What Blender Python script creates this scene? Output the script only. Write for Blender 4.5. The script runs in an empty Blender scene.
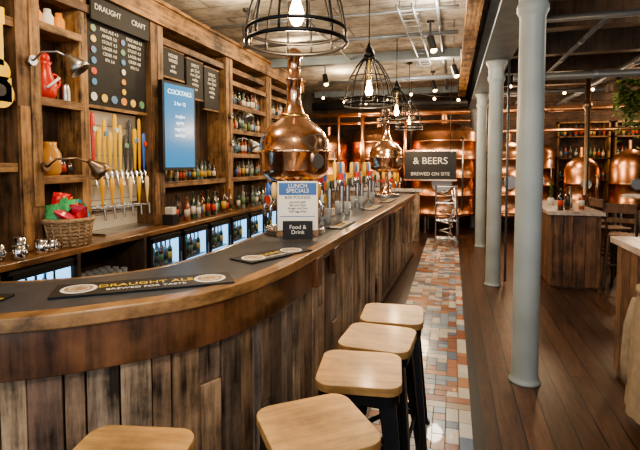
import bpy, math, random
from mathutils import Vector, Matrix
random.seed(7)
R=random.uniform
# ---------------------------------------------------------------- materials
def newmat(name):
    m=bpy.data.materials.new(name); m.use_nodes=True
    nt=m.node_tree; b=nt.nodes['Principled BSDF']
    return m,nt,b
def c4(c): return (c[0],c[1],c[2],1)
def simple(name,col,rough=.5,metal=0,em=None,es=0,noise=0,nscale=8,bump=0,trans=0):
    m,nt,b=newmat(name)
    b.inputs['Base Color'].default_value=c4(col)
    b.inputs['Roughness'].default_value=rough
    b.inputs['Metallic'].default_value=metal
    if trans: b.inputs['Transmission Weight'].default_value=trans
    if em: b.inputs['Emission Color'].default_value=c4(em); b.inputs['Emission Strength'].default_value=es
    if noise or bump:
        tc=nt.nodes.new('ShaderNodeTexCoord'); n=nt.nodes.new('ShaderNodeTexNoise')
        n.inputs['Scale'].default_value=nscale; n.inputs['Detail'].default_value=6
        nt.links.new(tc.outputs['Object'],n.inputs['Vector'])
        if noise:
            r=nt.nodes.new('ShaderNodeValToRGB')
            r.color_ramp.elements[0].position=.3; r.color_ramp.elements[1].position=.7
            r.color_ramp.elements[0].color=c4([x*(1-noise) for x in col])
            r.color_ramp.elements[1].color=c4([min(1,x*(1+noise*.6)) for x in col])
            nt.links.new(n.outputs['Fac'],r.inputs['Fac']); nt.links.new(r.outputs['Color'],b.inputs['Base Color'])
        if bump:
            bp=nt.nodes.new('ShaderNodeBump'); bp.inputs['Strength'].default_value=bump; bp.inputs['Distance'].default_value=.02
            nt.links.new(n.outputs['Fac'],bp.inputs['Height']); nt.links.new(bp.outputs['Normal'],b.inputs['Normal'])
    return m
def islands(name,cols,rough=.4,metal=0,const=True,trans=0,coat=0):
    m,nt,b=newmat(name)
    g=nt.nodes.new('ShaderNodeNewGeometry'); r=nt.nodes.new('ShaderNodeValToRGB')
    cr=r.color_ramp
    if const: cr.interpolation='CONSTANT'
    n=len(cols)
    while len(cr.elements)<n: cr.elements.new(.5)
    for i,c in enumerate(cols):
        cr.elements[i].position=i/n if const else i/max(1,n-1)
    for i,c in enumerate(cols): cr.elements[i].color=c4(c)
    nt.links.new(g.outputs['Random Per Island'],r.inputs['Fac'])
    nt.links.new(r.outputs['Color'],b.inputs['Base Color'])
    b.inputs['Roughness'].default_value=rough; b.inputs['Metallic'].default_value=metal
    b.inputs['Coat Weight'].default_value=coat
    return m
def wood(name,cols,axis='Z',rough=.5,scale=9,dark=.45,bump=.25,coat=0,knots=.0):
    m,nt,b=newmat(name)
    g=nt.nodes.new('ShaderNodeNewGeometry'); r=nt.nodes.new('ShaderNodeValToRGB'); cr=r.color_ramp
    n=len(cols)
    while len(cr.elements)<n: cr.elements.new(.5)
    for i in range(n): cr.elements[i].position=i/max(1,n-1)
    for i,c in enumerate(cols): cr.elements[i].color=c4(c)
    nt.links.new(g.outputs['Random Per Island'],r.inputs['Fac'])
    tc=nt.nodes.new('ShaderNodeTexCoord'); mp=nt.nodes.new('ShaderNodeMapping')
    s=[1,1,1]; s['XYZ'.index(axis)]=.09
    mp.inputs['Scale'].default_value=s
    ml=nt.nodes.new('ShaderNodeMath'); ml.operation='MULTIPLY'; ml.inputs[1].default_value=37
    nt.links.new(g.outputs['Random Per Island'],ml.inputs[0])
    va=nt.nodes.new('ShaderNodeVectorMath'); va.operation='ADD'
    nt.links.new(tc.outputs['Object'],va.inputs[0]); nt.links.new(ml.outputs[0],va.inputs[1])
    nt.links.new(va.outputs[0],mp.inputs['Vector'])
    no=nt.nodes.new('ShaderNodeTexNoise'); no.inputs['Scale'].default_value=scale*4; no.inputs['Detail'].default_value=7; no.inputs['Roughness'].default_value=.65
    nt.links.new(mp.outputs[0],no.inputs['Vector'])
    n2=nt.nodes.new('ShaderNodeTexNoise'); n2.inputs['Scale'].default_value=3.5; n2.inputs['Detail'].default_value=5; n2.inputs['Roughness'].default_value=.65
    nt.links.new(va.outputs[0],n2.inputs['Vector'])
    ad=nt.nodes.new('ShaderNodeMath'); ad.operation='ADD'
    nt.links.new(no.outputs['Fac'],ad.inputs[0]); nt.links.new(n2.outputs['Fac'],ad.inputs[1])
    mr=nt.nodes.new('ShaderNodeMapRange'); mr.inputs['From Min'].default_value=.78; mr.inputs['From Max'].default_value=1.2
    mr.inputs['To Min'].default_value=dark; mr.inputs['To Max'].default_value=1.35
    nt.links.new(ad.outputs[0],mr.inputs['Value'])
    fac=mr.outputs[0]
    if knots:
        mk=nt.nodes.new('ShaderNodeMapping'); sk=[1,1,1]; sk['XYZ'.index(axis)]=.45; mk.inputs['Scale'].default_value=sk
        nt.links.new(va.outputs[0],mk.inputs['Vector'])
        vo=nt.nodes.new('ShaderNodeTexVoronoi'); vo.inputs['Scale'].default_value=5.5
        nt.links.new(mk.outputs[0],vo.inputs['Vector'])
        m2=nt.nodes.new('ShaderNodeMapRange'); m2.inputs['From Min'].default_value=.06; m2.inputs['From Max'].default_value=.2
        m2.inputs['To Min'].default_value=1-knots; m2.inputs['To Max'].default_value=1
        nt.links.new(vo.outputs['Distance'],m2.inputs['Value'])
        mm=nt.nodes.new('ShaderNodeMath'); mm.operation='MULTIPLY'; nt.links.new(fac,mm.inputs[0]); nt.links.new(m2.outputs[0],mm.inputs[1]); fac=mm.outputs[0]
    mx=nt.nodes.new('ShaderNodeVectorMath'); mx.operation='SCALE'
    nt.links.new(r.outputs['Color'],mx.inputs[0]); nt.links.new(fac,mx.inputs['Scale'])
    nt.links.new(mx.outputs[0],b.inputs['Base Color'])
    bp=nt.nodes.new('ShaderNodeBump'); bp.inputs['Strength'].default_value=bump; bp.inputs['Distance'].default_value=.01
    nt.links.new(no.outputs['Fac'],bp.inputs['Height']); nt.links.new(bp.outputs['Normal'],b.inputs['Normal'])
    b.inputs['Roughness'].default_value=rough; b.inputs['Coat Weight'].default_value=coat; b.inputs['Coat Roughness'].default_value=.15
    return m
def brick(name,c1,c2,mortar,scale,bw,rh,rough=.6,rot=(0,0,0),ms=.02,bump=.4,noise=True,offset=.5):
    m,nt,b=newmat(name)
    tc=nt.nodes.new('ShaderNodeTexCoord'); mp=nt.nodes.new('ShaderNodeMapping'); mp.inputs['Rotation'].default_value=rot
    t=nt.nodes.new('ShaderNodeTexBrick'); t.inputs['Color1'].default_value=c4(c1); t.inputs['Color2'].default_value=c4(c2)
    t.inputs['Mortar'].default_value=c4(mortar); t.inputs['Scale'].default_value=scale; t.inputs['Brick Width'].default_value=bw
    t.inputs['Row Height'].default_value=rh; t.inputs['Mortar Size'].default_value=ms; t.offset=offset
    nt.links.new(tc.outputs['Object'],mp.inputs['Vector']); nt.links.new(mp.outputs[0],t.inputs['Vector'])
    out=t.outputs['Color']
    if noise:
        mp2=nt.nodes.new('ShaderNodeMapping'); mp2.inputs['Scale'].default_value=(1,.12,1) if noise=='Y' else (1,1,1)
        nt.links.new(tc.outputs['Object'],mp2.inputs['Vector'])
        n=nt.nodes.new('ShaderNodeTexNoise'); n.inputs['Scale'].default_value=30 if noise=='Y' else 3; n.inputs['Detail'].default_value=8; n.inputs['Roughness'].default_value=.75
        nt.links.new(mp2.outputs[0],n.inputs['Vector'])
        mr=nt.nodes.new('ShaderNodeMapRange'); mr.inputs['From Min'].default_value=.35; mr.inputs['From Max'].default_value=.65
        mr.inputs['To Min'].default_value=.4; mr.inputs['To Max'].default_value=1.35
        nt.links.new(n.outputs['Fac'],mr.inputs['Value'])
        mx=nt.nodes.new('ShaderNodeVectorMath'); mx.operation='SCALE'
        nt.links.new(out,mx.inputs[0]); nt.links.new(mr.outputs[0],mx.inputs['Scale']); out=mx.outputs[0]
    nt.links.new(out,b.inputs['Base Color'])
    bp=nt.nodes.new('ShaderNodeBump'); bp.inputs['Strength'].default_value=bump; bp.inputs['Distance'].default_value=.01; bp.invert=True
    nt.links.new(t.outputs['Fac'],bp.inputs['Height']); nt.links.new(bp.outputs['Normal'],b.inputs['Normal'])
    b.inputs['Roughness'].default_value=rough
    return m

M={}
M['rustic']=wood('rustic_timber',[(.27,.145,.06),(.38,.215,.09),(.15,.08,.04),(.33,.18,.075),(.22,.13,.07)],'Z',.6,7,.08,.7,knots=.8)
M['rusticY']=wood('rustic_timber_long',[(.27,.145,.06),(.38,.21,.09),(.17,.09,.045)],'Y',.6,7,.08,.7,knots=.75)
M['darkwood']=wood('dark_boards',[(.05,.03,.02),(.09,.055,.035),(.06,.038,.027)],'Z',.6,6,.4,.3)
M['planks']=wood('reclaimed_planks',[(.08,.045,.03),(.40,.25,.14),(.17,.125,.10),(.60,.42,.26),(.10,.06,.04),(.34,.25,.18),(.58,.42,.28),(.16,.085,.05),(.30,.26,.23),(.48,.30,.17)],'Z',.42,7,.10,.9,.3,knots=.75)
M['apron']=wood('varnished_apron',[(.15,.066,.03),(.12,.052,.026)],'Z',.16,4,.2,.3,.9)
M['rim']=wood('counter_rim_wood',[(.33,.18,.075),(.28,.15,.06)],'Y',.3,5,.35,.2,.4)
M['backtop']=wood('backbar_top_wood',[(.24,.125,.055),(.2,.1,.045)],'Y',.35,5,.3,.2,.3)
M['slate']=simple('slate_top',(.06,.065,.075),.34,0,noise=.25,nscale=14)
M['seat']=wood('stool_seat_wood',[(.40,.215,.07),(.46,.26,.095)],'X',.42,5,.5,.15,.15)
M['gun']=simple('gunmetal',(.03,.03,.032),.35,.8)
M['black']=simple('black_satin',(.012,.012,.013),.45)
M['chrome']=simple('chrome',(.72,.72,.72),.18,1)
M['steel']=simple('steel_brushed',(.45,.45,.45),.35,1)
M['copper']=simple('copper',(.95,.60,.40),.16,1,noise=.1,nscale=5)
M['copperdull']=simple('copper_dull',(.80,.42,.24),.3,1,noise=.35,nscale=2)
M['brass']=simple('brass',(.75,.52,.2),.25,1)
M['bronze']=simple('aged_bronze',(.28,.2,.13),.35,.9)
M['paint']=simple('column_paint',(.36,.41,.415),.42,0,noise=.16,nscale=3,bump=.06)
M['beampaint']=simple('beam_paint',(.16,.20,.23),.5,0,noise=.25,nscale=4)
M['pipe']=simple('pipe_grey',(.2,.22,.24),.4,.4)
M['chalk']=simple('chalkboard',(.014,.014,.015),.7,noise=.3,nscale=5)
M['white']=simple('white_paint',(.82,.8,.75),.6)
M['chalkw']=simple('chalk_white',(.8,.78,.7),.8)
M['red']=simple('red_enamel',(.6,.04,.025),.3)
M['yellow']=simple('yellow_enamel',(.85,.55,.03),.35)
M['goldtxt']=simple('gold_print',(.85,.55,.06),.5)
M['blue']=simple('blue_print',(.05,.15,.4),.5)
M['screen']=simple('screen_glow',(.02,.08,.15),.2,em=(.04,.22,.45),es=1.1)
M['screentxt']=simple('screen_text',(.5,.7,.8),.3,em=(.8,.95,1),es=1.4)
M['fridge_glow']=simple('fridge_interior_glow',(.5,.65,.75),.5,em=(.28,.62,1),es=1.5)  # inner panels glow by themselves, standing in for the fridge lighting
M['bulb']=simple('bulb_glow',(1,.8,.5),.3,em=(1,.6,.22),es=40)
M['bulbs']=simple('small_bulb_glow',(1,.8,.5),.3,em=(1,.65,.3),es=16)
M['bottle']=islands('bottle_glass',[(.02,.06,.025),(.10,.035,.01),(.2,.22,.2),(.22,.10,.02),(.015,.015,.015),(.12,.17,.18),(.3,.06,.02),(.02,.06,.03)],.08,0,coat=.8)
M['label']=islands('bottle_labels',[(.6,.55,.45),(.5,.06,.03),(.06,.13,.3),(.6,.4,.08),(.04,.04,.04),(.65,.62,.55),(.1,.2,.1)],.6)
M['badge']=islands('badge_discs',[(.8,.76,.68),(.7,.08,.04),(.1,.25,.5),(.85,.6,.1),(.8,.3,.05),(.75,.75,.72),(.15,.35,.2)],.5)
M['handles']=islands('tap_handles',[(.85,.5,.02),(.35,.17,.06),(.06,.16,.5),(.8,.62,.3),(.65,.05,.03),(.8,.42,.04),(.9,.62,.08),(.05,.05,.05),(.7,.68,.6),(.85,.55,.04)],.3,coat=.3)
M['glass']=simple('drinking_glass',(.85,.9,.92),.08,0,trans=.7)
M['tiles']=islands('mosaic_floor_tiles',[(.62,.60,.54),(.15,.22,.32),(.38,.16,.085),(.68,.67,.62),(.40,.33,.26),(.11,.17,.27),(.42,.22,.12),(.64,.60,.52),(.28,.40,.50),(.24,.10,.06),(.56,.52,.45),(.32,.15,.09),(.22,.30,.40)],.25,coat=.25)
M['grout']=simple('grout',(.13,.11,.095),.8)
M['border']=simple('floor_border_black',(.02,.02,.022),.35)
M['floor']=brick('floor_boards',(.115,.058,.033),(.055,.03,.02),(.012,.008,.006),1,2.6,.15,.33,rot=(0,0,math.pi/2),ms=.006,bump=.25,noise='Y')
M['ceil']=brick('ceiling_blocks',(.33,.30,.255),(.28,.25,.215),(.17,.145,.12),1,1.4,.42,.9,ms=.012,bump=.9,offset=.3)
M['brick']=brick('far_brick',(.16,.09,.06),(.10,.06,.045),(.08,.07,.06),1,.23,.08,.85,rot=(math.pi/2,0,0),ms=.01)
M['brickx']=brick('side_brick',(.16,.09,.06),(.10,.06,.045),(.08,.07,.06),1,.23,.08,.85,rot=(math.pi/2,0,math.pi/2),ms=.01)
M['wtile']=brick('white_wall_tile',(.66,.62,.53),(.58,.54,.46),(.28,.24,.2),1,.15,.075,.25,rot=(math.pi/2,0,math.pi/2),ms=.004,bump=.3,noise=False)
M['wicker']=simple('wicker',(.45,.31,.18),.7,noise=.5,nscale=60,bump=.8)
M['crisps']=islands('crisp_packets',[(.75,.03,.03),(.05,.45,.12),(.04,.3,.65),(.8,.25,.03),(.7,.08,.12),(.1,.5,.2)],.22,.1)
M['leaf']=islands('hop_leaves',[(.10,.18,.03),(.16,.24,.05),(.24,.28,.08),(.07,.12,.03)],.6)
M['coat']=simple('coat_fabric',(.36,.28,.19),.9,noise=.15,nscale=20,bump=.3)
M['hazel']=wood('high_table_wood',[(.20,.10,.05),(.12,.06,.035),(.25,.14,.07)],'Z',.45,6,.25,.4,.15,knots=.5)
M['hazeltop']=wood('high_table_top_wood',[(.27,.145,.065)],'Y',.35,5,.4,.15,.2)
M['jug']=simple('amber_jug',(.6,.3,.08),.15)

# ---------------------------------------------------------------- mesh builder
class MB:
    def __init__(s): s.v=[]; s.f=[]; s.m=[]; s.sm=[]
    def add(s,vs,fs,m=0,sm=False):
        o=len(s.v); s.v+= [tuple(v) for v in vs]
        for f in fs: s.f.append([i+o for i in f]); s.m.append(m); s.sm.append(sm)
    def box(s,c,d,m=0,rz=0,mat=None,taper=1):
        vs=[]
        for z in(-.5,.5):
            k=taper if z>0 else 1
            for x,y in((-.5,-.5),(.5,-.5),(.5,.5),(-.5,.5)):
                vs.append(Vector((x*d[0]*k,y*d[1]*k,z*d[2])))
        if mat is None: mat=Matrix.Rotation(rz,3,'Z')
        vs=[mat@v+Vector(c) for v in vs]
        s.add(vs,[(0,3,2,1),(4,5,6,7),(0,1,5,4),(1,2,6,5),(2,3,7,6),(3,0,4,7)],m)
    def bb(s,x0,x1,y0,y1,z0,z1,m=0): s.box(((x0+x1)/2,(y0+y1)/2,(z0+z1)/2),(x1-x0,y1-y0,z1-z0),m)
    def cyl(s,p0,p1,r0,r1=None,n=12,m=0,caps=True):
        if r1 is None: r1=r0
        p0=Vector(p0);p1=Vector(p1);d=(p1-p0).normalized()
        u=d.orthogonal().normalized(); w=d.cross(u)
        vs=[]
        for p,r in((p0,r0),(p1,r1)):
            for i in range(n):
                a=2*math.pi*i/n; vs.append(p+u*math.cos(a)*r+w*math.sin(a)*r)
        s.add(vs,[(i,(i+1)%n,n+(i+1)%n,n+i) for i in range(n)],m,True)
        if caps: 
            s.add(vs[:n],[tuple(range(n))[::-1]],m); s.add(vs[n:],[tuple(range(n))],m)
    def lathe(s,c,prof,n=24,m=0,sx=1,sy=1,mat=None):
        vs=[]
        for r,z in prof:
            for i in range(n):
                a=2*math.pi*i/n; v=Vector((r*math.cos(a)*sx,r*math.sin(a)*sy,z))
                if mat is not None: v=mat@v
                vs.append(v+Vector(c))
        fs=[]
        for k in range(len(prof)-1):
            for i in range(n): fs.append((k*n+i,k*n+(i+1)%n,(k+1)*n+(i+1)%n,(k+1)*n+i))
        fs.append(tuple(range(n))[::-1]); fs.append(tuple((len(prof)-1)*n+i for i in range(n)))
        s.add(vs,fs,m,True)
    def sph(s,c,r,m=0,n=12,sz=1):
        s.lathe(c,[(max(1e-4,r*math.sin(math.pi*k/8)),-r*math.cos(math.pi*k/8)*sz) for k in range(9)],n,m)
    def tube(s,pts,r,n=8,m=0,closed=False):
        pts=[Vector(p) for p in pts]; N=len(pts); vs=[]; up=None
        for i,p in enumerate(pts):
            a=pts[(i-1)%N] if closed or i>0 else p; b=pts[(i+1)%N] if closed or i<N-1 else p
            d=(b-a).normalized()
            if up is None: up=d.orthogonal().normalized()
            up=(up-d*up.dot(d)).normalized(); w=d.cross(up)
            for k in range(n):
                t=2*math.pi*k/n; vs.append(p+up*math.cos(t)*r+w*math.sin(t)*r)
        fs=[]
        for i in range(N if closed else N-1):
            j=(i+1)%N
            for k in range(n): fs.append((i*n+k,i*n+(k+1)%n,j*n+(k+1)%n,j*n+k))
        if not closed: fs.append(tuple(range(n))[::-1]); fs.append(tuple((N-1)*n+k for k in range(n)))
        s.add(vs,fs,m,True)
    def ring(s,c,R_,r,m=0,n=32,k=8,axis='Z'):
        pts=[]
        for i in range(n):
            a=2*math.pi*i/n
            if axis=='Z': pts.append((c[0]+R_*math.cos(a),c[1]+R_*math.sin(a),c[2]))
            elif axis=='X': pts.append((c[0],c[1]+R_*math.cos(a),c[2]+R_*math.sin(a)))
            else: pts.append((c[0]+R_*math.cos(a),c[1],c[2]+R_*math.sin(a)))
        s.tube(pts,r,k,m,True)
    def prism(s,poly,z0,z1,m=0):
        n=len(poly); vs=[(x,y,z0) for x,y in poly]+[(x,y,z1) for x,y in poly]
        s.add(vs,[tuple(range(n))[::-1],tuple(range(n,2*n))]+[(i,(i+1)%n,n+(i+1)%n,n+i) for i in range(n)],m)
    def done(s,name,mats,loc=(0,0,0),rz=0,parent=None,bevel=0):
        me=bpy.data.meshes.new(name); me.from_pydata(s.v,[],s.f)
        for mt in mats: me.materials.append(M[mt])
        for i,p in enumerate(me.polygons): p.material_index=s.m[i]; p.use_smooth=s.sm[i]
        me.update()
        o=bpy.data.objects.new(name,me); bpy.context.scene.collection.objects.link(o)
        o.location=loc; o.rotation_euler=(0,0,rz)
        if parent: o.parent=parent
        if bevel:
            b=o.modifiers.new('bevel','BEVEL'); b.width=bevel; b.segments=2; b.limit_method='ANGLE'; b.angle_limit=.7
        return o
def copyobj(o,name,loc,rz=0):
    c=bpy.data.objects.new(name,o.data); bpy.context.scene.collection.objects.link(c); c.location=loc; c.rotation_euler=(0,0,rz)
    for md in o.modifiers:
        if md.type=='BEVEL':
            b=c.modifiers.new('bevel','BEVEL'); b.width=md.width; b.segments=2; b.limit_method='ANGLE'; b.angle_limit=.7
    return c
def text(s,loc,rot,size,mat,parent,name='lettering',align='CENTER',ext=.001,space=1):
    cu=bpy.data.curves.new(name,'FONT'); cu.body=s; cu.size=size; cu.align_x=align; cu.extrude=ext; cu.space_line=space
    cu.materials.append(M[mat]); o=bpy.data.objects.new(name,cu); bpy.context.scene.collection.objects.link(o)
    o.location=loc; o.rotation_euler=rot; o.parent=parent; return o
FX=(math.pi/2,0,math.pi/2); FY=(math.pi/2,0,0)
def light(name,loc,e,col=(1,.72,.42),r=.05,typ='POINT',rot=None,spot=2.0):
    l=bpy.data.lights.new(name,typ); l.energy=e; l.color=col; l.shadow_soft_size=r
    if typ=='SPOT': l.spot_size=spot; l.spot_blend=.7
    o=bpy.data.objects.new(name,l); o.location=loc
    if rot: o.rotation_euler=rot
    bpy.context.scene.collection.objects.link(o); return o
def cat(P,seg=8):
    out=[]
    for i in range(len(P)-1):
        p0=P[max(i-1,0)];p1=P[i];p2=P[i+1];p3=P[min(i+2,len(P)-1)]
        for k in range(seg):
            t=k/seg
            out.append(tuple(.5*((2*p1[j])+(-p0[j]+p2[j])*t+(2*p0[j]-5*p1[j]+4*p2[j]-p3[j])*t*t+(-p0[j]+3*p1[j]-3*p2[j]+p3[j])*t**3) for j in range(len(p1))))
    out.append(P[-1]); return out
def bottle(b,x,y,z,h,r,gi=0,li=1,n=10):
    b.lathe((x,y,z),[(r*.9,0),(r,.01),(r,h*.58),(r*.85,h*.66),(r*.36,h*.76),(r*.33,h*.96),(r*.4,h*.965),(r*.4,h)],n,gi)
    b.lathe((x,y,z),[(r*1.03,h*.18),(r*1.03,h*.48)],n,li)

# ---------------------------------------------------------------- room shell
CZ=3.5
b=MB(); b.bb(-3.75,7,-2,13.6,-.1,0); b.done('floor',['floor'])
b=MB(); b.bb(-3.75,7,-.5,13.6,CZ,CZ+.1); b.done('ceiling',['ceil'])
b=MB(); b.bb(-3.75,-3.6,0,13.5,0,CZ); b.done('wall_left',['brickx'])
b=MB(); b.bb(-3.75,7,13.5,13.65,0,CZ); b.done('wall_back',['brick'])
b=MB(); b.bb(6.9,7.05,0,13.5,0,CZ); b.done('wall_right',['brickx'])
b=MB(); b.bb(-.5,.144,.3,10.4,0,.004,0); b.bb(.144,.21,.3,10.4,0,.006,1); b.bb(-.58,-.5,.3,10.4,0,.006,1)
cs=.0805; nx=8; ny=int(10/ cs); used=set(); g=.003
for j in range(ny):
    for i in range(nx):
        if (i,j) in used: continue
        w=h=1; q=random.random()
        if q<.5 and i+1<nx and (i+1,j) not in used: w=2
        elif q<.68 and j+1<ny: h=2
        for a in range(w):
            for c in range(h): used.add((i+a,j+c))
        x0=-.5+i*cs;y0=.32+j*cs
        b.bb(x0+g,x0+w*cs-g,y0+g,y0+h*cs-g,.003,.009,2)
b.done('mosaic_tile_walkway',['grout','border','tiles'])

# ---------------------------------------------------------------- columns and structure
def column(y,x=.55,r=.095,top=3.0):
    b=MB()
    b.lathe((0,0,0),[(r+.018,0),(r+.018,.015),(r+.006,.025),(r+.003,.05),(r,.09),(r-.002,1.6),(r-.006,2.7),(r+.0,2.72),(r+.015,2.75),(r+.015,2.79),(r,2.82),(r+.01,top-.08),(r+.04,top-.03),(r+.04,top)],32)
    return b.done('cast_iron_column',['paint'],(x,y,0))
for y in (3.72,6.6,9.6,12.4): column(y)
b=MB(); b.bb(.38,.72,1.5,13.4,3.0,3.035); b.bb(.53,.57,1.5,13.4,3.035,3.42); b.bb(.38,.72,1.5,13.4,3.42,3.5)
b.done('steel_beam',['beampaint'])
b=MB(); b.bb(.12,.28,1.5,13.4,3.24,3.5); b.done('ceiling_joist',['rusticY'])
b=MB()
for y in (4.6,6.0,7.4,8.8,10.2,11.6,13): b.bb(.74,6.9,y-.09,y+.09,3.2,3.5)
b.done('ceiling_cross_joist',['darkwood'])
for y in (7.9,11.8):
    b=MB(); b.bb(-3.5,.1,y-.07,y+.07,3.36,3.5); b.done('ceiling_batten',['beampaint'])
def pipe(pts,r,mt='pipe',name='ceiling_pipe',n=10,clips=False):
    b=MB(); b.tube(pts,r,n)
    for a,c in zip(pts[:-1],pts[1:]):
        a=Vector(a);c=Vector(c);L=(c-a).length;k=int(L/1.2)
        for i in range(1,k+1):
            p=a+(c-a)*(i/(k+1)); d=(c-a).normalized()*.03; b.cyl(p-d,p+d,r*1.2,n=n)
    b.done(name,[mt])
pipe([(.8,6.95,2.82),(6.8,6.95,2.82)],.05); pipe([(.8,5.2,3.1),(6.8,5.2,3.1)],.035)
pipe([(1.5,5.3,3.14),(1.5,13,3.14)],.03); pipe([(2.5,3.3,3.1),(2.5,13,3.1)],.05)
pipe([(-.2,3,3.44),(-.15,13,3.44)],.022); pipe([(-1.9,3,3.42),(-1.7,7.8,3.42)],.016)
pipe([(-3.1,5.6,3.44),(.05,5.6,3.44)],.018); pipe([(-3.1,6.6,3.42),(.05,6.6,3.42)],.03)
pipe([(.72,6.75,3.0),(.72,6.75,.02)],.016)
pipe([(-3.2,10.6,2.98),(.3,10.6,2.98)],.1,'black','air_duct',16); pipe([(-3.2,10.35,2.74),(.35,10.35,2.74)],.05,'copperdull','copper_transfer_pipe')
pipe([(-3.2,10.35,2.55),(.35,10.35,2.55)],.03,'copperdull','copper_transfer_pipe')
pipe([(-1.95,10.3,2.7),(-1.95,10.3,1.15)],.05,'copperdull','copper_transfer_pipe'); pipe([(-1.0,10.3,2.7),(-1.0,10.3,1.15)],.04,'copperdull','copper_transfer_pipe')
pipe([(-2.5,10.3,2.7),(-2.5,10.3,1.15)],.035,'copperdull','copper_transfer_pipe')
pipe([(-2.6,9.0,3.25),(.05,9.0,3.25)],.045); pipe([(.8,10.0,2.7),(5,10.0,2.7)],.05,'copperdull','copper_transfer_pipe')
pipe([(.8,9.3,2.95),(6,9.3,2.95)],.04); pipe([(.8,10.9,2.35),(6,10.9,2.35)],.04,'copperdull','copper_transfer_pipe')
b=MB(); b.tube([(-.62,5.2,3.38),(-.55,8.7,3.38)],.012,6); b.tube([(-.45,5.2,3.38),(-.38,8.7,3.38)],.012,6)
for i in range(14): y=5.3+i*.25; b.cyl((-.62,y,3.38),(-.40,y,3.38),.006,n=6)
for y in(5.4,8.5): b.cyl((-.6,y,3.38),(-.6,y,3.5),.008,n=6); b.cyl((-.42,y,3.38),(-.42,y,3.5),.008,n=6)
b.done('cable_tray',['pipe'])

# ---------------------------------------------------------------- bar counter
OUT=cat([(-2.6,.93),(-2.0,1.03),(-1.52,1.25),(-1.24,1.47),(-1.0,1.76),(-.88,2.17),(-.84,2.7),(-.81,3.4),(-.76,5.0),(-.70,6.6),(-.64,8.3)])
INN=cat([(-2.6,1.5),(-2.2,1.54),(-1.95,1.63),(-1.66,1.82),(-1.47,2.08),(-1.41,2.4),(-1.40,2.8),(-1.40,3.4),(-1.38,5.0),(-1.34,6.6),(-1.3,8.3)])
def offs(P,d):
    o=[]
    for i,p in enumerate(P):
        a=P[max(i-1,0)];c=P[min(i+1,len(P)-1)]; tx,ty=c[0]-a[0],c[1]-a[1]; l=math.hypot(tx,ty)
        o.append((p[0]+ty/l*d,p[1]-tx/l*d))
    return o
def ribbon(b,A,B,z0,z1,m=0,sm=False):
    n=len(A); vs=[]
    for i in range(n):
        vs+=[(A[i][0],A[i][1],z0),(A[i][0],A[i][1],z1),(B[i][0],B[i][1],z1),(B[i][0],B[i][1],z0)]
    fs=[]
    for i in range(n-1):
        for k in range(4): fs.append((i*4+k,i*4+(k+1)%4,i*4+4+(k+1)%4,i*4+4+k))
    fs.append((3,2,1,0)); fs.append(((n-1)*4,(n-1)*4+1,(n-1)*4+2,(n-1)*4+3))
    b.add(vs,fs,m,sm)
bar=bpy.data.objects.new('bar_counter',None); bpy.context.scene.collection.objects.link(bar)
b=MB(); ribbon(b,offs(OUT,-.06),INN,1.06,1.1); b.done('slate_top',['slate'],parent=bar)
b=MB(); ribbon(b,offs(OUT,-.06),offs(OUT,.02),1.045,1.102); ribbon(b,offs(INN,.0),offs(INN,-.03),1.05,1.101); b.done('wood_rim',['rim'],parent=bar,bevel=.006)
k=next(i for i,p in enumerate(OUT) if p[1]>2.75)
b=MB(); ribbon(b,offs(OUT,-.03)[:k+1],offs(OUT,.004)[:k+1],.865,1.045); 
ribbon(b,offs(OUT,-.03)[k:],offs(OUT,.002)[k:],1.0,1.045)
b.done('curved_apron',['apron'],parent=bar,bevel=.004)
b=MB(); ribbon(b,offs(OUT,-.1),offs(OUT,-.22),0,1.05); ribbon(b,offs(INN,.08),offs(INN,.12),0,1.05); b.done('carcass',['darkwood'],parent=bar)
b=MB(); P=offs(OUT,-.05)
acc=[0]
for i in range(1,len(P)): acc.append(acc[-1]+math.dist(P[i],P[i-1]))
def at(s):
    for i in range(1,len(P)):
        if acc[i]>=s:
            t=(s-acc[i-1])/(acc[i]-acc[i-1]); 
            return Vector((P[i-1][0]+(P[i][0]-P[i-1][0])*t,P[i-1][1]+(P[i][1]-P[i-1][1])*t)),math.atan2(P[i][1]-P[i-1][1],P[i][0]-P[i-1][0])
    return Vector(P[-1]),math.pi/2
s=.05
while s<acc[-1]-.02:
    w=R(.07,.16); p,a=at(s+w/2); top=1.03 if p.y>2.8 else .9
    if 1.0<p.y<2.5: w=min(w,.12); p,a=at(s+w/2)
    d=R(-.01,.014); nx_,ny_=math.sin(a),-math.cos(a)
    if random.random()<.3:
        zc=R(.25,.8); d2=R(-.01,.014)
        b.box((p.x+nx_*d,p.y+ny_*d,(zc+.03)/2),(w-.005,.035,zc-.034),0,rz=a); b.box((p.x+nx_*d2,p.y+ny_*d2,(top+zc)/2),(w-.005,.035,top-zc-.004),0,rz=a)
    else: b.box((p.x+nx_*d,p.y+ny_*d,(top+.03)/2),(w-.005,.035,top-.03),0,rz=a+R(-.01,.01)); 
    s+=w
b.done('plank_cladding',['planks'],parent=bar,bevel=.004)
b=MB(); ribbon(b,offs(OUT,-.06),offs(OUT,.0),0,.07); b.done('plinth',['darkwood'],parent=bar)
b=MB()
for (bs) in (2.55,2.95): 
    p,a=at(bs+.35); b.box((p.x+math.sin(a)*.05,p.y-math.cos(a)*.05,.95),(.1,.05,.19),0,rz=a)
b.done('apron_blocks',['apron'],parent=bar,bevel=.005)

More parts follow.
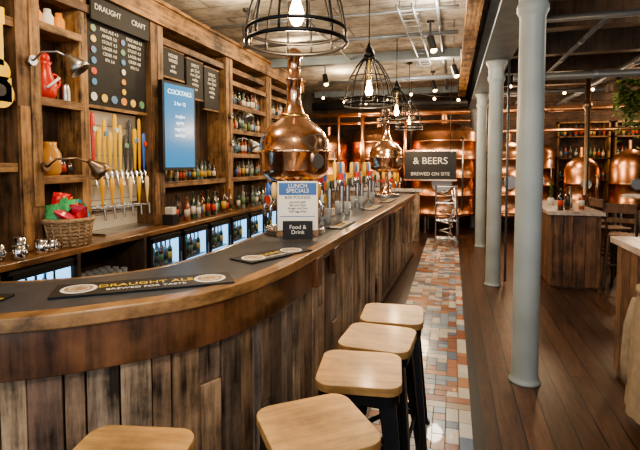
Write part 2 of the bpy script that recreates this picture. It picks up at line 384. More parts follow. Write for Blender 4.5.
def runner(x,y,ang,L=.75,W=.2):
    b=MB(); b.box((0,0,.004),(L,W,.008)); 
    for sx in (-1,1):
        b.cyl((sx*(L/2-W*.5),0,.008),(sx*(L/2-W*.5),0,.0092),W*.36,n=28,m=1)
        b.cyl((sx*(L/2-W*.5),0,.0092),(sx*(L/2-W*.5),0,.0098),W*.29,n=28,m=2)
        b.ring((sx*(L/2-W*.5),0,.0098),W*.2,.0015,1,24,4)
    o=b.done('bar_runner_mat',['black','white','wicker'],(x,y,1.102),ang,bevel=.003)
    text('DRAUGHT ALE',(0,-W*.02,.0085),(0,0,0),W*.3,'goldtxt',o,ext=.0005); text('BREWED FOR TASTE',(0,-W*.3,.0085),(0,0,0),W*.18,'white',o,ext=.0005)
runner(-1.31,1.76,.62); runner(-1.02,2.55,1.15,.5,.19); runner(-.93,3.95,1.53,.5,.13); runner(-.92,5.6,1.53,.6,.15); runner(-1.9,1.32,.25,.4,.2); runner(-.88,6.7,1.54,.6,.14)

# ---------------------------------------------------------------- stools
def rr(w,d,r,n=6):
    pts=[]
    for cx,cy,a0 in((w/2-r,d/2-r,0),(-w/2+r,d/2-r,90),(-w/2+r,-d/2+r,180),(w/2-r,-d/2+r,270)):
        for k in range(n+1):
            a=math.radians(a0+90*k/n); pts.append((cx+r*math.cos(a),cy+r*math.sin(a)))
    return pts
b=MB()
b.prism(rr(.355,.355,.065),.722,.757,0)
b.prism(rr(.335,.335,.06),.675,.722,1)
for sx in(-1,1):
    for sy in(-1,1):
        tp=Vector((sx*.135,sy*.135,.70)); bt=Vector((sx*.205,sy*.205,0))
        vs=[]
        for p,wd in((tp,.04),(bt,.019)):
            c=p
            vs+= [c+Vector((sx*wd*.4,sy*wd*.4,0)),c+Vector((-sx*wd*1.4,sy*wd*.4,0)),c+Vector((-sx*wd*1.2,sy*wd*.1,0)),c+Vector((0,0,0)),c+Vector((sx*wd*.1,-sy*wd*1.2,0)),c+Vector((sx*wd*.4,-sy*wd*1.4,0))]
        b.add(vs,[(i,(i+1)%6,6+(i+1)%6,6+i) for i in range(6)]+[(5,4,3,2,1,0),(6,7,8,9,10,11)],1)
        b.cyl((bt.x,bt.y,0),(bt.x,bt.y,.02),.02,.018,10,1)
for a in range(4):
    c,s_=math.cos(a*math.pi/2),math.sin(a*math.pi/2)
    b.box((.17*c,.17*s_,.30),(.012,.33,.03),1,rz=a*math.pi/2)
b.box((0,0,.50),(.012,.42,.02),1,rz=math.pi/4); b.box((0,0,.50),(.012,.42,.02),1,rz=-math.pi/4)
st=b.done('bar_stool',['seat','gun'],(-.325,2.70,.0095),.05,bevel=.005)
copyobj(st,'bar_stool',(-.35,2.31,.0095),-.06); copyobj(st,'bar_stool',(-.37,1.93,.0095),.12)
copyobj(st,'bar_stool',(-.43,1.46,.0095),.66); copyobj(st,'bar_stool',(-.935,1.12,.0095),.2)

# ---------------------------------------------------------------- pendants
def pendant(x,y,z,top=CZ):
    b=MB(); n=12
    prof=[(.045,.47),(.07,.44),(.13,.37),(.19,.27),(.225,.16),(.243,.06),(.245,0)]
    for i in range(n):
        a=2*math.pi*i/n
        b.tube([(r*math.cos(a),r*math.sin(a),zz) for r,zz in prof],.0065,6,0)
    b.ring((0,0,0),.245,.010,0,40); b.ring((0,0,.055),.244,.009,0,40); b.ring((0,0,.27),.19,.006,0,32); b.ring((0,0,.45),.06,.01,0)
    b.lathe((0,0,0),[(.05,.45),(.055,.50),(.04,.54),(.02,.57),(.015,.60)],16)
    b.cyl((0,0,.24),(0,0,.46),.022,n=12,m=2)
    b.tube([(0,0,.58),(0,0,top-z)],.006,6,0)
    b.lathe((0,0,0),[(.001,.08),(.022,.09),(.036,.12),(.036,.15),(.02,.2),(.016,.24)],16,1)
    b.cyl((0,0,top-z-.03),(0,0,top-z),.05,n=16)
    b.done('cage_pendant_lamp',['gun','bulb','brass'],(x,y,z))
    light('pendant_light',(x,y,z-.03),40,(1,.70,.42),.06)
pendant(-.745,2.19,2.24); pendant(-.80,4.56,2.22); pendant(-.80,6.9,2.26); pendant(-.78,8.75,2.28)

# ---------------------------------------------------------------- copper fonts
def font(x,y,sc=1):
    b=MB()
    b.lathe((0,0,0),[(.17,0),(.17,.03),(.12,.05),(.095,.08),(.09,.34),(.12,.37),(.13,.40),(.2,.42),(.25,.455),(.27,.50),(.272,.62),(.278,.625),(.278,.65),(.272,.655),(.268,.72),(.245,.78),(.19,.84),(.13,.88),(.09,.93),(.065,.99),(.055,1.03),(.055,1.18),(.068,1.185),(.068,1.205),(.052,1.21),(.05,1.36),(.07,1.365),(.07,1.39),(.05,1.42),(.02,1.44)],40)
    for i in range(20):
        a=2*math.pi*i/20; b.sph((.279*math.cos(a),.279*math.sin(a),.637),.008,1,6)
    b.lathe((0,0,0),[(.108,.9),(.112,.91),(.11,.925),(.09,.93)],24,1)
    for i,a in enumerate((-2.6,-2.1,-1.6,-1.1,-.6,-.1)):
        c,s_=math.cos(a),math.sin(a)
        b.tube([(.08*c,.08*s_,.25),(.2*c,.2*s_,.25),(.235*c,.235*s_,.22),(.24*c,.24*s_,.14)],.015,8,2)
        b.cyl((.2*c,.2*s_,.25),(.2*c,.2*s_,.28),.014,n=8,m=2)
        b.lathe((.2*c,.2*s_,.27),[(.012,0),(.024,.03),(.027,.09),(.014,.13)],10,3)
        b.cyl((.25*c,.25*s_,.27),(.262*c,.262*s_,.27),.035,n=14,m=4)
    b.cyl((.265*math.cos(-.55),.265*math.sin(-.55),.56),(.285*math.cos(-.55),.285*math.sin(-.55),.56),.055,n=20,m=5)
    b.ring((0,0,.03),.23,.012,2)
    b.cyl((0,0,0),(0,0,.02),.24,n=32,m=5)
    b.done('copper_beer_font',['copper','brass','chrome','handles','label','steel'],(x,y,1.103))
font(-1.20,3.46); font(-1.05,7.6)
def tower(x,y):
    b=MB(); b.cyl((0,-.15,0),(0,-.15,.33),.028,n=14); b.cyl((0,.15,0),(0,.15,.33),.028,n=14)
    b.cyl((0,-.27,.33),(0,.27,.33),.04,n=16); b.sph((0,-.27,.33),.04); b.sph((0,.27,.33),.04)
    b.cyl((0,-.15,0),(0,-.15,.015),.05,n=16); b.cyl((0,.15,0),(0,.15,.015),.05,n=16)
    for yy in(-.2,-.07,.07,.2):
        b.tube([(0,yy,.33),(-.09,yy,.33),(-.11,yy,.29),(-.11,yy,.22)],.012,8,0)
        b.lathe((-.07,yy,.34),[(.01,0),(.018,.04),(.024,.13),(.02,.2),(.008,.22)],10,1)
        b.cyl((.035,yy,.33),(.05,yy,.33),.045,n=18,m=2)
        b.cyl((.0,yy,.36),(.0,yy,.43),.03,n=12,m=1)
    b.done('beer_tap_tower',['chrome','handles','label'],(x,y,1.103))
tower(-1.2,4.4); tower(-1.19,5.2); tower(-1.17,6.0); tower(-1.15,6.8)
for yy in(4.0,4.8,5.6,6.4):
    b=MB()
    for i in range(2): b.lathe((i*.1-.05,0,0),[(.03,0),(.038,.14),(.035,.14),(.027,.01)],12)
    b.done('pint_glass_pair',['glass'],(-1.12,yy,1.101))

# ---------------------------------------------------------------- menu stand
b=MB(); b.box((0,.02,.012),(.2,.09,.024),2); b.box((0,0,.245),(.285,.006,.35),0); b.box((0,-.004,.365),(.265,.004,.085),1)
b.box((0,-.03,.075),(.21,.012,.13),3); b.box((0,-.004,.17),(.25,.004,.004),1); b.box((.0,.012,.22),(.295,.008,.39),2)
ms=b.done('lunch_menu_stand',['white','blue','rim','black'],(-1.05,3.10,1.102),.33)
text('LUNCH\nSPECIALS',(0,-.007,.373),FY,.04,'white',ms,space=.85)
text('8.00 POUNDS',(0,-.005,.295),FY,.03,'black',ms); text('pie and mash\nfish and chips\nburger and fries\nham egg chips',(0,-.005,.265),FY,.022,'black',ms)
text('Food &\nDrink',(0,-.038,.085),FY,.04,'white',ms,space=.9)

# ---------------------------------------------------------------- back bar
XF=-2.95
b=MB(); b.bb(-3.59,XF,1.2,9.8,.9,.95,0); b.bb(-3.59,-3.4,1.2,9.8,0,.9,1); b.bb(-3.4,XF,1.2,9.8,.0,.08,1)
for y in (1.2,2.36,3.07,3.93,7.6,8.4,9.2,9.76): b.bb(-3.4,XF+.0,y,y+.04,.08,.9,1)
b.bb(-3.4,-3.0,3.16,3.93,.45,.47,1)
b.bb(-3.38,-3.0,1.24,2.36,.08,.88,1); b.bb(-3.38,-3.0,7.64,9.76,.08,.88,1)
b.done('back_bar_cabinet',['backtop','darkwood'],bevel=.006)
def fridge(y0,w):
    b=MB(); 
    b.bb(-.38,-.36,0,w,0,.78,1); b.bb(-.38,0,0,.03,0,.78,0); b.bb(-.38,0,w-.03,w,0,.78,0); b.bb(-.38,0,0,w,0,.02,0); b.bb(-.38,0,0,w,.755,.78,0)
    b.bb(-.36,-.02,.031,.036,.02,.75,1); b.bb(-.36,-.02,w-.036,w-.031,.02,.75,1)
    b.bb(-.36,-.02,.037,w-.037,.42,.43,2); b.bb(-.36,-.02,.037,w-.037,.74,.752,1)
    b.bb(0,.02,.005,.04,.02,.76,0); b.bb(0,.02,w-.04,w-.005,.02,.76,0); b.bb(0,.02,.005,w-.005,.02,.06,0); b.bb(0,.02,.005,w-.005,.715,.765,0)
    b.cyl((.035,w-.06,.3),(.035,w-.06,.55),.008,n=8,m=2)
    for z,h in((.02,.24),(.431,.25)):
        for yy in [.08+.085*k for k in range(int((w-.13)/.085)+1)]:
            bottle(b,-.1,yy,z,h,.027,3,4,8); bottle(b,-.22,yy+.02,z,h,.027,3,4,8)
    b.done('bottle_fridge',['black','fridge_glow','steel','bottle','label'],(XF+.01,y0,.11))
fridge(2.42,.62)
for i in range(6): fridge(3.99+.6*i,.585)
b=MB()
for z in(.08,.471):
    for i in range(8):
        for j in range(3): b.lathe((-3.3+j*.1,3.25+i*.08,z),[(.028,0),(.034,.15),(.031,.15),(.025,.01)],10)
b.done('pint_glasses',['glass'])

b=MB(); XS0,XS1=-3.52,-3.25
b.bb(-3.59,-3.52,1.0,9.8,.951,3.49,1)
posts=[(1.7,.2),(2.9,.22),(3.52,.1),(4.55,.22),(6.3,.2),(7.85,.2),(9.2,.2)]
for y,w in posts:
    b.bb(XS0,XS1+(.05 if w>.15 else 0),y-w/2,y+w/2,.951,3.2,0)
    if w>.15:
        b.bb(XS1+.05,XS1+.065,y-w/2+.01,y-.01,.955,R(1.8,2.6),0); b.bb(XS1+.05,XS1+.06,y+.005,y+w/2-.01,R(1.2,1.7),3.19,0)
b.bb(XS0,XS1+.09,1,9.8,3.2,3.42,2); b.bb(XS0,XS1+.02,1,9.8,3.02,3.1,2)
b.bb(XS0,XS1+.12,1,9.8,3.42,3.46,2)
def shelf(y0,y1,z,m=2): b.bb(XS0,XS1+.02,y0,y1,z,z+.035,m); b.bb(XS1+.02,XS1+.035,y0,y1,z-.02,z+.05,m)
for z in(1.495,2.14,2.75): shelf(3.01,3.47,z)
shelf(1.8,2.79,2.14); shelf(1.8,2.79,1.6); shelf(1.8,2.79,2.7)
shelf(4.66,6.2,1.38); 
for z in(1.38,1.75,2.12,2.5,2.85): shelf(6.4,7.75,z); shelf(7.95,9.1,z); shelf(9.3,9.8,z)
b.done('back_bar_shelving',['rustic','darkwood','rusticY'],bevel=.008)
b=MB()
for z in(1.418,1.788,2.158,2.538):
    for y0,y1 in((6.45,7.7),(8.0,9.05),(9.35,9.75)):
        y=y0
        while y<y1: bottle(b,R(-3.36,-3.30),y,z,R(.24,.32),R(.026,.033)); bottle(b,R(-3.47,-3.44),y+.03,z,R(.24,.31),R(.028,.034)); y+=R(.07,.1)
y=4.72
while y<6.15: bottle(b,R(-3.36,-3.30),y,1.418,R(.22,.31),R(.026,.033)); bottle(b,-3.45,y+.03,1.418,R(.2,.29),.03); y+=R(.07,.095)
b.done('shelf_bottles',['bottle','label'])
b=MB(); y=4.75
while y<6.2: bottle(b,R(-3.16,-3.08),y,.951,R(.28,.36),R(.028,.037)); y+=R(.08,.10)
y=6.4
while y<9: bottle(b,R(-3.16,-3.08),y,.951,R(.28,.36),R(.028,.037)); y+=R(.085,.12)
b.done('counter_bottles',['bottle','label'])
b=MB(); 
for y,h in((1.95,.2),(2.1,.26),(2.25,.22),(2.45,.25),(2.6,.2)): bottle(b,-3.38,y,2.178,h,.035); bottle(b,-3.38,y+.03,1.638,h,.035)
b.done('side_shelf_bottles',['bottle','label'])

# chalkboards
cb=MB(); cb.bb(-3.3,-3.27,3.58,4.43,2.2,3.0,0); cb.bb(-3.3,-3.262,3.57,4.44,2.17,2.2,1); cb.bb(-3.23,-3.21,3.58,4.43,2.98,3.2,0)
cbo=cb.done('chalkboard_menu',['chalk','rusticY'])
text('DRAUGHT',(-3.206,3.8,3.08),FX,.075,'chalkw',cbo); text('CRAFT',(-3.206,4.25,3.08),FX,.075,'chalkw',cbo)
body='\n'.join(['PALE ALE 4.5','AMBER 5.0','STOUT 4.2','LAGER 4.0','CIDER 4.8','IPA 5.6'])
text(body,(-3.266,3.88,2.92),FX,.045,'chalkw',cbo,space=1.25); text(body,(-3.266,4.25,2.92),FX,.045,'chalkw',cbo,space=1.25)
bm=MB()
for i in range(6):
    bm.cyl((-3.268,3.66,2.92-i*.1),(-3.26,3.66,2.92-i*.1),.033,n=16,m=0)
    bm.cyl((-3.268,4.07,2.88-i*.1),(-3.26,4.07,2.88-i*.1),.03,n=16,m=0)
for i in range(6): bm.cyl((-3.268,3.65+i*.14,2.28),(-3.26,3.65+i*.14,2.28),.04,n=18,m=0)
bm.done('beer_badges',['badge'],parent=cbo)
cb=MB()
for y0,y1,z0,z1 in((4.72,5.2,2.68,3.0),(5.26,5.66,2.5,2.98),(5.7,6.1,2.4,2.96)):
    cb.bb(-3.3,-3.27,y0,y1,z0,z1,0); cb.bb(-3.3,-3.262,y0,y1,z0-.02,z0,1); cb.bb(-3.3,-3.262,y0,y1,z1,z1+.02,1)
cbo=cb.done('wall_chalkboards',['chalk','rusticY'])
for yc,z in((5.46,2.9),(5.9,2.86)): text('SPIRITS\ngin 25ml\nrum 25ml\nvodka\nwhisky\nwine',(-3.266,yc,z),FX,.06,'chalkw',cbo,space=1)
text('HOUSE\nWINES\nred\nwhite',(-3.266,4.96,2.92),FX,.06,'chalkw',cbo)
b=MB(); b.bb(-3.5,-3.41,3.58,4.43,.951,2.17); b.done('tiled_splashback',['wtile'])
b=MB(); b.bb(-3.4,-3.36,3.6,4.42,1.5,1.58,0)
for i in range(11):
    y=3.64+i*.075
    b.cyl((-3.36,y,1.54),(-3.27,y,1.54),.014,n=10,m=0); b.cyl((-3.27,y,1.57),(-3.24,y,1.43),.012,.009,10,0)
    h=[.55,.42,.5,.38,.56,.46,.36,.52,.44,.55,.4][i]
    wdt=[.028,.034,.024,.036,.03,.026,.036,.028,.034,.026,.034][i]
    b.lathe((-3.28,y,1.56),[(.01,0),(.014,.04),(.018,.08),(.02,h*.4),(wdt,h*.8),(wdt*.9,h),(.012,h+.02)],10,1,sx=.6)
    if i%2==0: b.cyl((-3.262,y,1.56+h*.75),(-3.25,y,1.56+h*.75),.026,n=14,m=2)
for i in range(6): 
    y=3.68+i*.135; b.lathe((-3.22,y,1.22),[(.01,0),(.016,.08),(.03,.2),(.028,.27),(.01,.29)],10,1,sx=.6); b.cyl((-3.4,y,1.2),(-3.2,y,1.2),.012,n=8); b.cyl((-3.2,y,1.22),(-3.19,y,1.1),.011,n=8)
b.bb(-3.4,-3.36,3.62,4.4,1.16,1.23,0)
b.done('beer_tap_row',['chrome','handles','badge'])
b=MB(); b.bb(-3.38,-3.18,3.66,4.4,.951,.97); b.done('drip_tray',['steel'])

# tv
b=MB(); b.bb(-.06,0,0,.56,0,1.0,0); b.bb(0,.003,.03,.53,.03,.97,1); b.bb(-.1,-.06,.2,.36,.4,.6,0)
tv=b.done('menu_screen',['black','screen'],(-3.08,4.46,1.57),-.14,bevel=.004)
text('COCKTAILS',(.005,.28,.86),FX,.075,'screentxt',tv); text('2 for 12\n\nmojito\nspritz\nnegroni\nmartini',(.005,.28,.74),FX,.06,'screentxt',tv,space=1.2)

def wlamp(y,z,mt='bronze',dy=.0):
    b=MB(); b.cyl((0,0,0),(.03,0,0),.04,n=16); b.tube([(.03,0,0),(.12,0,.06),(.2,dy*.4,.07),(.27,dy*.7,.03)],.009,8)
    d=Vector((.25,dy,-.35)).normalized(); q=d.to_track_quat('Z','Y').to_matrix()
    b.lathe((.27,dy*.7,.03),[(.02,-.03),(.03,0),(.045,.03),(.075,.08),(.085,.13),(.08,.13),(.04,.03)],20,0,mat=q)
    b.done('wall_spot_lamp',[mt],(-3.185,y,z))
wlamp(2.9,2.45,'steel',.15); wlamp(3.0,1.62,'bronze',.3)
wlamp(6.3,2.35,'steel',-.1); wlamp(6.32,1.95,'steel',.1); wlamp(7.85,2.1,'bronze'); 
b=MB(); b.lathe((0,0,0),[(.06,0),(.09,.05),(.1,.14),(.06,.24),(.05,.3),(.065,.33)],18); b.ring((0,.1,.18),.06,.012,0,20,6,'X'); b.sph((.0,0,.36),.05); b.tube([(.09,-.06,.1),(.1,.06,.2)],.012,6,1)
b.done('red_toby_jug',['red','badge'],(-3.34,3.17,2.176))
b=MB()
for i in range(3): b.lathe((0,i*.12,0),[(.04,0),(.05,.02),(.05,.12),(.03,.15),(.03,.18)],14); 
b.done('shelf_tins',['badge'],(-3.36,3.12,2.786)) 
b=MB(); b.lathe((0,0,0),[(.04,0),(.045,.02),(.045,.12),(.035,.16),(.025,.18)],14)
b.done('storage_jar',['steel'],(-3.33,3.38,2.176))
b=MB(); b.cyl((0,0,0),(.02,0,0),.11,n=24); b.cyl((0,0,.16),(.02,0,.16),.085,n=24); b.bb(0,.02,-.035,.035,.2,.55); b.bb(0,.022,-.05,.05,.5,.62); b.cyl((.02,0,.02),(.024,0,.02),.045,n=18,m=1)
b.bb(0,.02,-.09,.09,-.06,.12)
b.done('yellow_guitar_sign',['yellow','black'],(-3.18,2.62,2.16)) 
b=MB(); b.lathe((0,0,0),[(.06,0),(.085,.05),(.085,.2),(.05,.26),(.055,.3)],18,0); b.ring((0,-.09,.14),.05,.01,0,16,6,'X')
b.done('amber_glass_jug',['jug'],(-3.33,3.2,1.531))
b=MB(); 
for i,(yy,h) in enumerate(((3.33,.22),(3.41,.18))): bottle(b,-3.34,yy,1.531,h,.034)
b.done('small_bottles',['bottle','label'])

b=MB(); n=28
for k in range(7): b.ring((0,0,.015+k*.03),.15+.006*k,.016,0,n,6)
for i in range(18):
    a=2*math.pi*i/18; b.tube([(.16*math.cos(a),.16*math.sin(a),.0),(.2*math.cos(a),.2*math.sin(a),.22)],.01,6,0)
b.cyl((0,0,0),(0,0,.02),.155,n=n); b.ring((0,0,.22),.2,.02,0,n,8)
def packet(b,c,w,h,mat,m=1):
    nx=6;ny=8;vs=[];fs=[]
    for sgn in(1,-1):
        for j in range(ny+1):
            for i in range(nx+1):
                u=i/nx*2-1;v=j/ny*2-1
                t=.035*(1-u**4)*(1-v**4)*sgn+R(-.004,.004)
                vs.append(mat@Vector((u*w/2,t,v*h/2))+Vector(c))
    o=(nx+1)*(ny+1)
    for s_ in(0,o):
        for j in range(ny):
            for i in range(nx):
                q=j*(nx+1)+i+s_; fs.append((q,q+1,q+nx+2,q+nx+1))
    for j in range(ny): 
        q=j*(nx+1); fs.append((q,q+nx+1,q+nx+1+o,q+o)); q+=nx; fs.append((q,q+nx+1,q+nx+1+o,q+o))
    b.add(vs,fs,m,False)
for i in range(14):
    a=i*.9; mt=Matrix.Rotation(R(0,3),3,'Z')@Matrix.Rotation(R(-1.2,1.2),3,'X')@Matrix.Rotation(R(-.5,.5),3,'Y')
    rr_=.12 if i<9 else .05
    packet(b,(rr_*math.cos(a),rr_*math.sin(a),(.24 if i<9 else .31)+R(0,.05)),.14,.18,mt)
b.done('crisps_basket',['wicker','crisps'],(-3.15,3.18,.952))
b=MB()
for x,y,h in((-3.1,2.5,.12),(-3.02,2.6,.1),(-3.12,2.7,.14),(-3.03,2.8,.11),(-3.05,2.92,.09)):
    b.lathe((x,y,.951),[(.035,0),(.042,.01),(.046,h),(.042,h),(.03,.02)],18)
    b.ring((x+.055,y,.951+h*.5),.025,.005,0,14,6,'Y')
b.done('metal_cups',['chrome'])
b=MB(); b.box((0,0,.06),(.14,.12,.12),0); b.box((0,0,.16),(.1,.08,.08),1); b.done('bar_caddy',['black','label'],(-3.06,4.55,.951),bevel=.006)

# ---------------------------------------------------------------- brewery end
def tank(x,y,r,z0,z1,mt='copperdull',cone=.25):
    b=MB(); pr=[(r*.3,z0),(r,z0+.15)]
    z=z0+.15
    while z<z1-.1: pr+=[(r,z),(r+.018,z+.01),(r+.018,z+.05),(r,z+.06)]; z+=.42
    pr+=[(r,z1),(r*.85,z1+cone*.5),(r*.4,z1+cone*.9),(r*.15,z1+cone)]
    b.lathe((0,0,0),pr,40)
    b.cyl((0,0,z1+cone-.02),(0,0,z1+cone+.2),r*.12,n=16)
    for a in(0.8,2.3,3.9,5.5): b.cyl((r*.7*math.cos(a),r*.7*math.sin(a),0),(r*.7*math.cos(a),r*.7*math.sin(a),z0+.16),.035,n=10,m=1)
    b.cyl((0,-r,1.2),(0,-r-.04,1.2),r*.3,n=24,m=1); b.ring((0,-r-.04,1.2),r*.3,.015,1,24,6,'Y')
    b.tube([(r*.6,-r*.85,z0+.3),(r*.6,-r-.08,z0+.3),(r*.6,-r-.08,z1-.2),(r*.6,-r*.7,z1-.1)],.02,8,1)
    b.done('copper_brewing_tank',[mt,'steel'],(x,y,0))
tank(-.22,11.5,.74,.3,2.35); tank(-1.8,11.6,.66,.3,2.3); tank(-3.0,11.3,.5,.3,2.1); tank(1.3,12.0,.5,.3,1.9)
tank(2.75,11.4,.34,.6,1.5,cone=.3); tank(3.75,11.6,.4,.6,1.6,cone=.35); tank(4.7,11.4,.34,.6,1.5,cone=.35); tank(2.05,12.7,.4,.5,1.9)
b=MB(); b.bb(-.52,.52,-.02,.02,0,.62,0); b.bb(-.54,.54,-.025,.025,.6,.63,1);b.bb(-.54,.54,-.025,.025,-.01,.02,1)
b.tube([(-.4,0,.62),(-.4,0,2.15)],.006); b.tube([(.4,0,.62),(.4,0,2.15)],.006)
sg=b.done('hanging_beer_sign',['black','copper'],(-.44,9.9,1.29))
text('& BEERS',(0,-.024,.34),FY,.2,'white',sg); text('BREWED ON SITE',(0,-.024,.1),FY,.1,'white',sg)
b=MB()
for x in(-.2,.2):
    for y in(-.12,.12): b.cyl((x,y,0),(x,y,1.2),.014,n=8)
for z in(.15,.5,.85,1.18):
    for y in(-.12,-.04,.04,.12): b.cyl((-.2,y,z),(.2,y,z),.008,n=6)
    for x in(-.2,.2): b.cyl((x,-.12,z),(x,.12,z),.01,n=6)
b.tube([(-.0+.13*math.cos(t*.5),.12*math.sin(t*.5),.2+t*.015) for t in range(60)],.014,6)
b.tube([(.1,0,1.1),(.16,-.1,.8),(.05,-.14,.5),(.14,-.1,.1)],.014,6); b.tube([(.15,0,1.15),(.18,-.14,.7),(.1,-.14,.4),(.02,-.13,.1)],.012,6)
b.done('wire_trolley',['chrome'],(-.1,9.5,.009))
b=MB(); b.bb(-2.9,-.65,9.85,10.0,.0,1.05,0); b.bb(-2.95,-.6,9.8,10.1,1.05,1.1,1)
b.done('brewery_partition',['planks','hazeltop'])
b=MB()
for z in(.5,.9,1.3,1.7,2.1): b.bb(.9,1.2,12.9,13.3,z,z+.03,0)
for z in(.5,.9,1.3,1.7,2.1):
    for i in range(3): bottle(b,.97+i*.09,13.05,z+.03,.27,.034,1,2)
b.bb(.86,.9,12.9,13.3,0,2.4,0); b.bb(1.2,1.24,12.9,13.3,0,2.4,0); b.bb(.86,1.24,13.3,13.33,0,2.4,0)
b.done('bottle_rack',['rustic','bottle','label'])
for x0 in(2.6,3.9,5.2):
    b=MB()
    for z in(1.2,1.75,2.3): b.bb(x0,x0+1.2,13.15,13.45,z,z+.035,0)
    for x1 in(x0,x0+1.16): b.bb(x1,x1+.04,13.15,13.45,0,2.7,0)
    b.bb(x0,x0+1.2,13.15,13.45,2.66,2.7,0)
    for z in(1.236,1.786,2.336):
        x=x0+.1
        while x<x0+1.1: bottle(b,x,13.25,z,R(.24,.32),.036,1,2,8); x+=R(.08,.13)
    b.done('wall_bottle_shelf',['rustic','bottle','label'])

b=MB()
pts=[(-2.6+.45*i,9.35,3.05-.14*math.sin((i%4)/4*math.pi)) for i in range(7)]
b.tube(pts,.006,5,0)
for p in pts: b.sph((p[0],p[1],p[2]-.05),.028,1,8); b.cyl(p,(p[0],p[1],p[2]-.03),.012,n=6)
b.tube([pts[0],(pts[0][0],9.35,3.5)],.005,5); b.tube([pts[-1],(pts[-1][0],9.35,3.5)],.005,5)
b.done('festoon_lights',['black','bulbs'])
b=MB()
pts=[(.9+.4*i,8.2,2.95-.14*math.sin((i%4)/4*math.pi)) for i in range(13)]
b.tube(pts,.006,5,0)
for p in pts: b.sph((p[0],p[1],p[2]-.05),.024,1,8); b.cyl(p,(p[0],p[1],p[2]-.03),.012,n=6)
b.tube([pts[0],(pts[0][0],8.2,3.5)],.005,5); b.tube([pts[-1],(pts[-1][0],8.2,3.5)],.005,5)
b.done('festoon_lights',['black','bulbs'])
def spot(x,y,z=CZ):
    b=MB(); b.cyl((0,0,0),(0,0,-.25),.012,n=8); b.cyl((0,-.02,-.22),(.05,-.1,-.4),.05,n=16); b.cyl((.05,-.1,-.4),(.052,-.104,-.405),.042,n=16,m=1); b.cyl((0,0,0),(0,0,-.03),.05,n=16)
    b.done('ceiling_spotlight',['black','bulbs'],(x,y,z))
for x,y in((-.3,6.3),(-.0,8.2),(-2.4,5.2),(-2.3,8.4),(2.9,9.8),(-.4,9.7)): spot(x,y)

# ---------------------------------------------------------------- right side furniture
def island(name,x0,x1,y0,y1,h):
    o=bpy.data.objects.new(name,None); bpy.context.scene.collection.objects.link(o)
    b=MB(); b.bb(x0-.04,x1+.04,y0-.04,y1+.04,h-.05,h); b.done('top',['hazeltop'],parent=o,bevel=.006)
    b=MB(); b.bb(x0+.02,x1-.02,y0+.02,y1-.02,.0,h-.05,1)
    y=y0
    while y<y1-.02:
        w=min(R(.1,.17),y1-y); b.bb(x0,x0+.03,y+.002,y+w-.002,.03,h-.06); b.bb(x1-.03,x1,y+.002,y+w-.002,.03,h-.06); y+=w
    x=x0+.03
    while x<x1-.05:
        w=min(R(.1,.17),x1-.03-x); b.bb(x+.002,x+w-.002,y0,y0+.03,.03,h-.06); b.bb(x+.002,x+w-.002,y1-.03,y1,.03,h-.06); x+=w
    b.done('panelling',['hazel','darkwood'],parent=o,bevel=.003)
    return o
island('high_drinks_counter',1.24,2.1,2.2,4.05,1.08)
island('high_drinks_counter',1.26,1.85,6.65,8.6,1.02)
def chair(x,y,rz):
    b=MB()
    b.prism(rr(.38,.38,.06),.70,.735,0)
    for sx in(-1,1):
        b.tube([(sx*.15,-.15,.71),(sx*.18,-.18,0)],.018,8,1)
        b.tube([(sx*.15,.15,.71),(sx*.18,.19,0)],.018,8,1)
        b.tube([(sx*.16,.16,.72),(sx*.17,.2,.95),(sx*.16,.23,1.12)],.016,8,1)
        b.tube([(sx*.168,-.168,.28),(sx*.168,.17,.28)],.011,6,1)
    b.tube([(-.168,-.168,.28),(.168,-.168,.28)],.012,6,1); b.tube([(-.168,.17,.35),(.168,.17,.35)],.011,6,1)
    b.box((0,.225,1.08),(.34,.022,.12),0); b.box((0,.2,.93),(.33,.018,.06),0)
    return b.done('high_bar_chair',['hazel','darkwood'],(x,y,0),rz,bevel=.004)
chair(2.15,6.75,2.6); chair(2.22,7.5,1.8); chair(2.2,5.6,.4); chair(3.6,5.7,.1); chair(2.3,8.3,1.2); chair(4.3,7.6,1)
def table(x,y):
    b=MB(); b.cyl((0,0,1.03),(0,0,1.07),.40,n=36,m=0); b.cyl((0,0,.03),(0,0,1.03),.045,n=16,m=1); b.lathe((0,0,0),[(.28,0),(.27,.02),(.08,.05),(.05,.08)],24,1)
    b.done('poseur_table',['hazeltop','black'],(x,y,0))
table(2.9,6.2); table(3.4,9.6); table(3.3,7.6)
b=MB(); b.box((0,0,.09),(.16,.02,.18),0); b.box((0,0,.01),(.12,.08,.02),1); b.done('table_menu_card',['white','rim'],(2.8,6.1,1.071),-.4)
b=MB()
for (x,y,h) in((1.4,6.8,.28),(1.5,6.9,.3),(1.7,7.0,.26),(1.6,7.2,.3)): bottle(b,x,y,1.022,h,.036)
b.done('table_bottles',['bottle','label'])
b=MB(); b.lathe((0,0,0),[(.04,0),(.05,.08),(.045,.1)],14,0)
for i in range(40):
    a=R(0,6.28); h=R(.1,.3); q=Matrix.Rotation(a,3,'Z')@Matrix.Rotation(R(.2,1),3,'X')
    b.add([q@Vector(v)+Vector((0,0,h)) for v in((-.02,0,0),(0,.0,.06),(.02,0,0),(0,-.01,-.03))],[(0,1,2,3)],1)
b.cyl((0,0,.08),(0,0,.25),.006,n=6,m=1)
b.done('potted_herb',['white','leaf'],(1.45,7.7,1.021))
b=MB(); b.lathe((0,0,0),[(.08,0),(.08,.03),(.04,.05),(.04,2.55),(.07,2.6),(.07,2.68),(.04,2.7),(.04,3.2)],20); b.done('iron_post',['bronze'],(2.2,8.85,0))
b=MB(); b.bb(1.9,4.6,6.75,6.85,2.56,2.66,1); b.tube([(2.62,6.8,2.62),(2.62,6.8,3.5)],.01,6,1); b.tube([(4.5,6.8,2.62),(4.5,6.8,3.5)],.01,6,1)
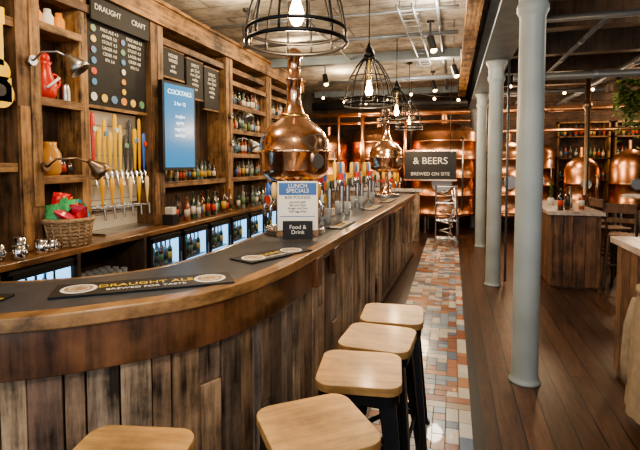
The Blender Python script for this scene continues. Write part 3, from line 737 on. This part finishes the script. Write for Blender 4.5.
for i in range(4200):
    x=R(2.0,4.6); z=2.72-abs(random.gauss(0,.3))*(.5+.5*math.sin(x*5)**2)-.02; q=Matrix.Rotation(R(0,6.3),3,'Z')@Matrix.Rotation(R(-1.2,1.2),3,'X')
    s_=R(.02,.04); b.add([q@(Vector(v)*s_)+Vector((x,6.8+random.gauss(0,.09),z)) for v in((-.6,0,-.2),(0,.2,1),(.6,0,-.2),(0,0,-1))],[(0,1,2,3)],0)
b.done('hop_garland',['leaf','rustic'])
b=MB(); vs=[];fs=[];nu=30;nv=14
for j in range(nv+1):
    t=j/nv; z=.88-.80*t
    for i in range(nu):
        a=2*math.pi*i/nu
        wy=.07+.09*min(1,t*2.5)+.04*t; wx=.035+.03*t
        f=1+.18*math.sin(a*6+t*2)*t+.08*math.sin(a*11)
        vs.append((math.cos(a)*wx*f,math.sin(a)*wy*f,z))
for j in range(nv):
    for i in range(nu): fs.append((j*nu+i,j*nu+(i+1)%nu,(j+1)*nu+(i+1)%nu,(j+1)*nu+i))
fs.append(tuple(range(nu))); b.add(vs,fs,0,True)
b.lathe((0,0,.84),[(.04,0),(.055,.03),(.05,.06),(.03,.07)],16,0,sy=1.3)
b.tube([(0,.11,.78),(-.02,.17,.6),(-.03,.18,.35),(-.02,.17,.22)],.04,10,0)
b.tube([(0,-.11,.78),(-.02,-.17,.6),(-.03,-.18,.35),(-.02,-.17,.22)],.04,10,0)
b.tube([(.06,0,.9),(.02,0,.9),(0,0,.94)],.008,6,1)
b.done('hanging_coat',['coat','black'],(1.15,3.22,0))

# ---------------------------------------------------------------- lights
for (x,y) in((-2.3,2.6),(-2.3,4.6),(-2.3,6.8),(-2.2,9.2)):
    light('shelving_fill_light',(x,y,3.3),60,(1,.78,.50),.12)  # unseen point lamps added to light the back bar shelving
light('walk_light',(-.25,5.4,3.2),55,(1,.86,.68),.15); light('walk_light',(-.25,8.3,3.2),60,(1,.86,.68),.15)
light('front_fill_light',(.1,.2,2.8),120,(1,.90,.76),.25)  # added fill lamp near the camera, brightens planks and stools
light('side_light',(2.6,5.4,3.0),45,(1,.82,.62),.2); light('side_light',(3.4,9,2.9),55,(1,.72,.45),.2)
light('brewery_light',(-.6,9.9,2.3),60,(1,.76,.5),.2); light('brewery_light',(-2.2,10.2,2.0),40,(1,.76,.5),.2); light('brewery_light',(2.0,10.4,2.6),50,(1,.72,.45),.2)
light('brewery_light',(1.5,12.2,2.7),45,(1,.72,.45),.2); light('brewery_light',(4.2,12.4,2.9),50,(1,.72,.45),.2)
w=bpy.data.worlds.new('world'); bpy.context.scene.world=w; w.use_nodes=True
w.node_tree.nodes['Background'].inputs[0].default_value=(.92,.96,1,1); w.node_tree.nodes['Background'].inputs[1].default_value=1.05
try: bpy.context.scene.view_settings.look='AgX - Medium High Contrast'
except Exception: pass

# ---------------------------------------------------------------- camera
cam=bpy.data.cameras.new('cam'); co=bpy.data.objects.new('camera',cam); bpy.context.scene.collection.objects.link(co)
cam.sensor_width=36; cam.lens=26; cam.clip_start=.05
p=math.radians(3); co.location=(0,0,1.65); co.rotation_euler=(math.pi/2-p,0,math.radians(15.94))
cam.shift_y=-(62-462*math.tan(p))/640
bpy.context.scene.camera=co
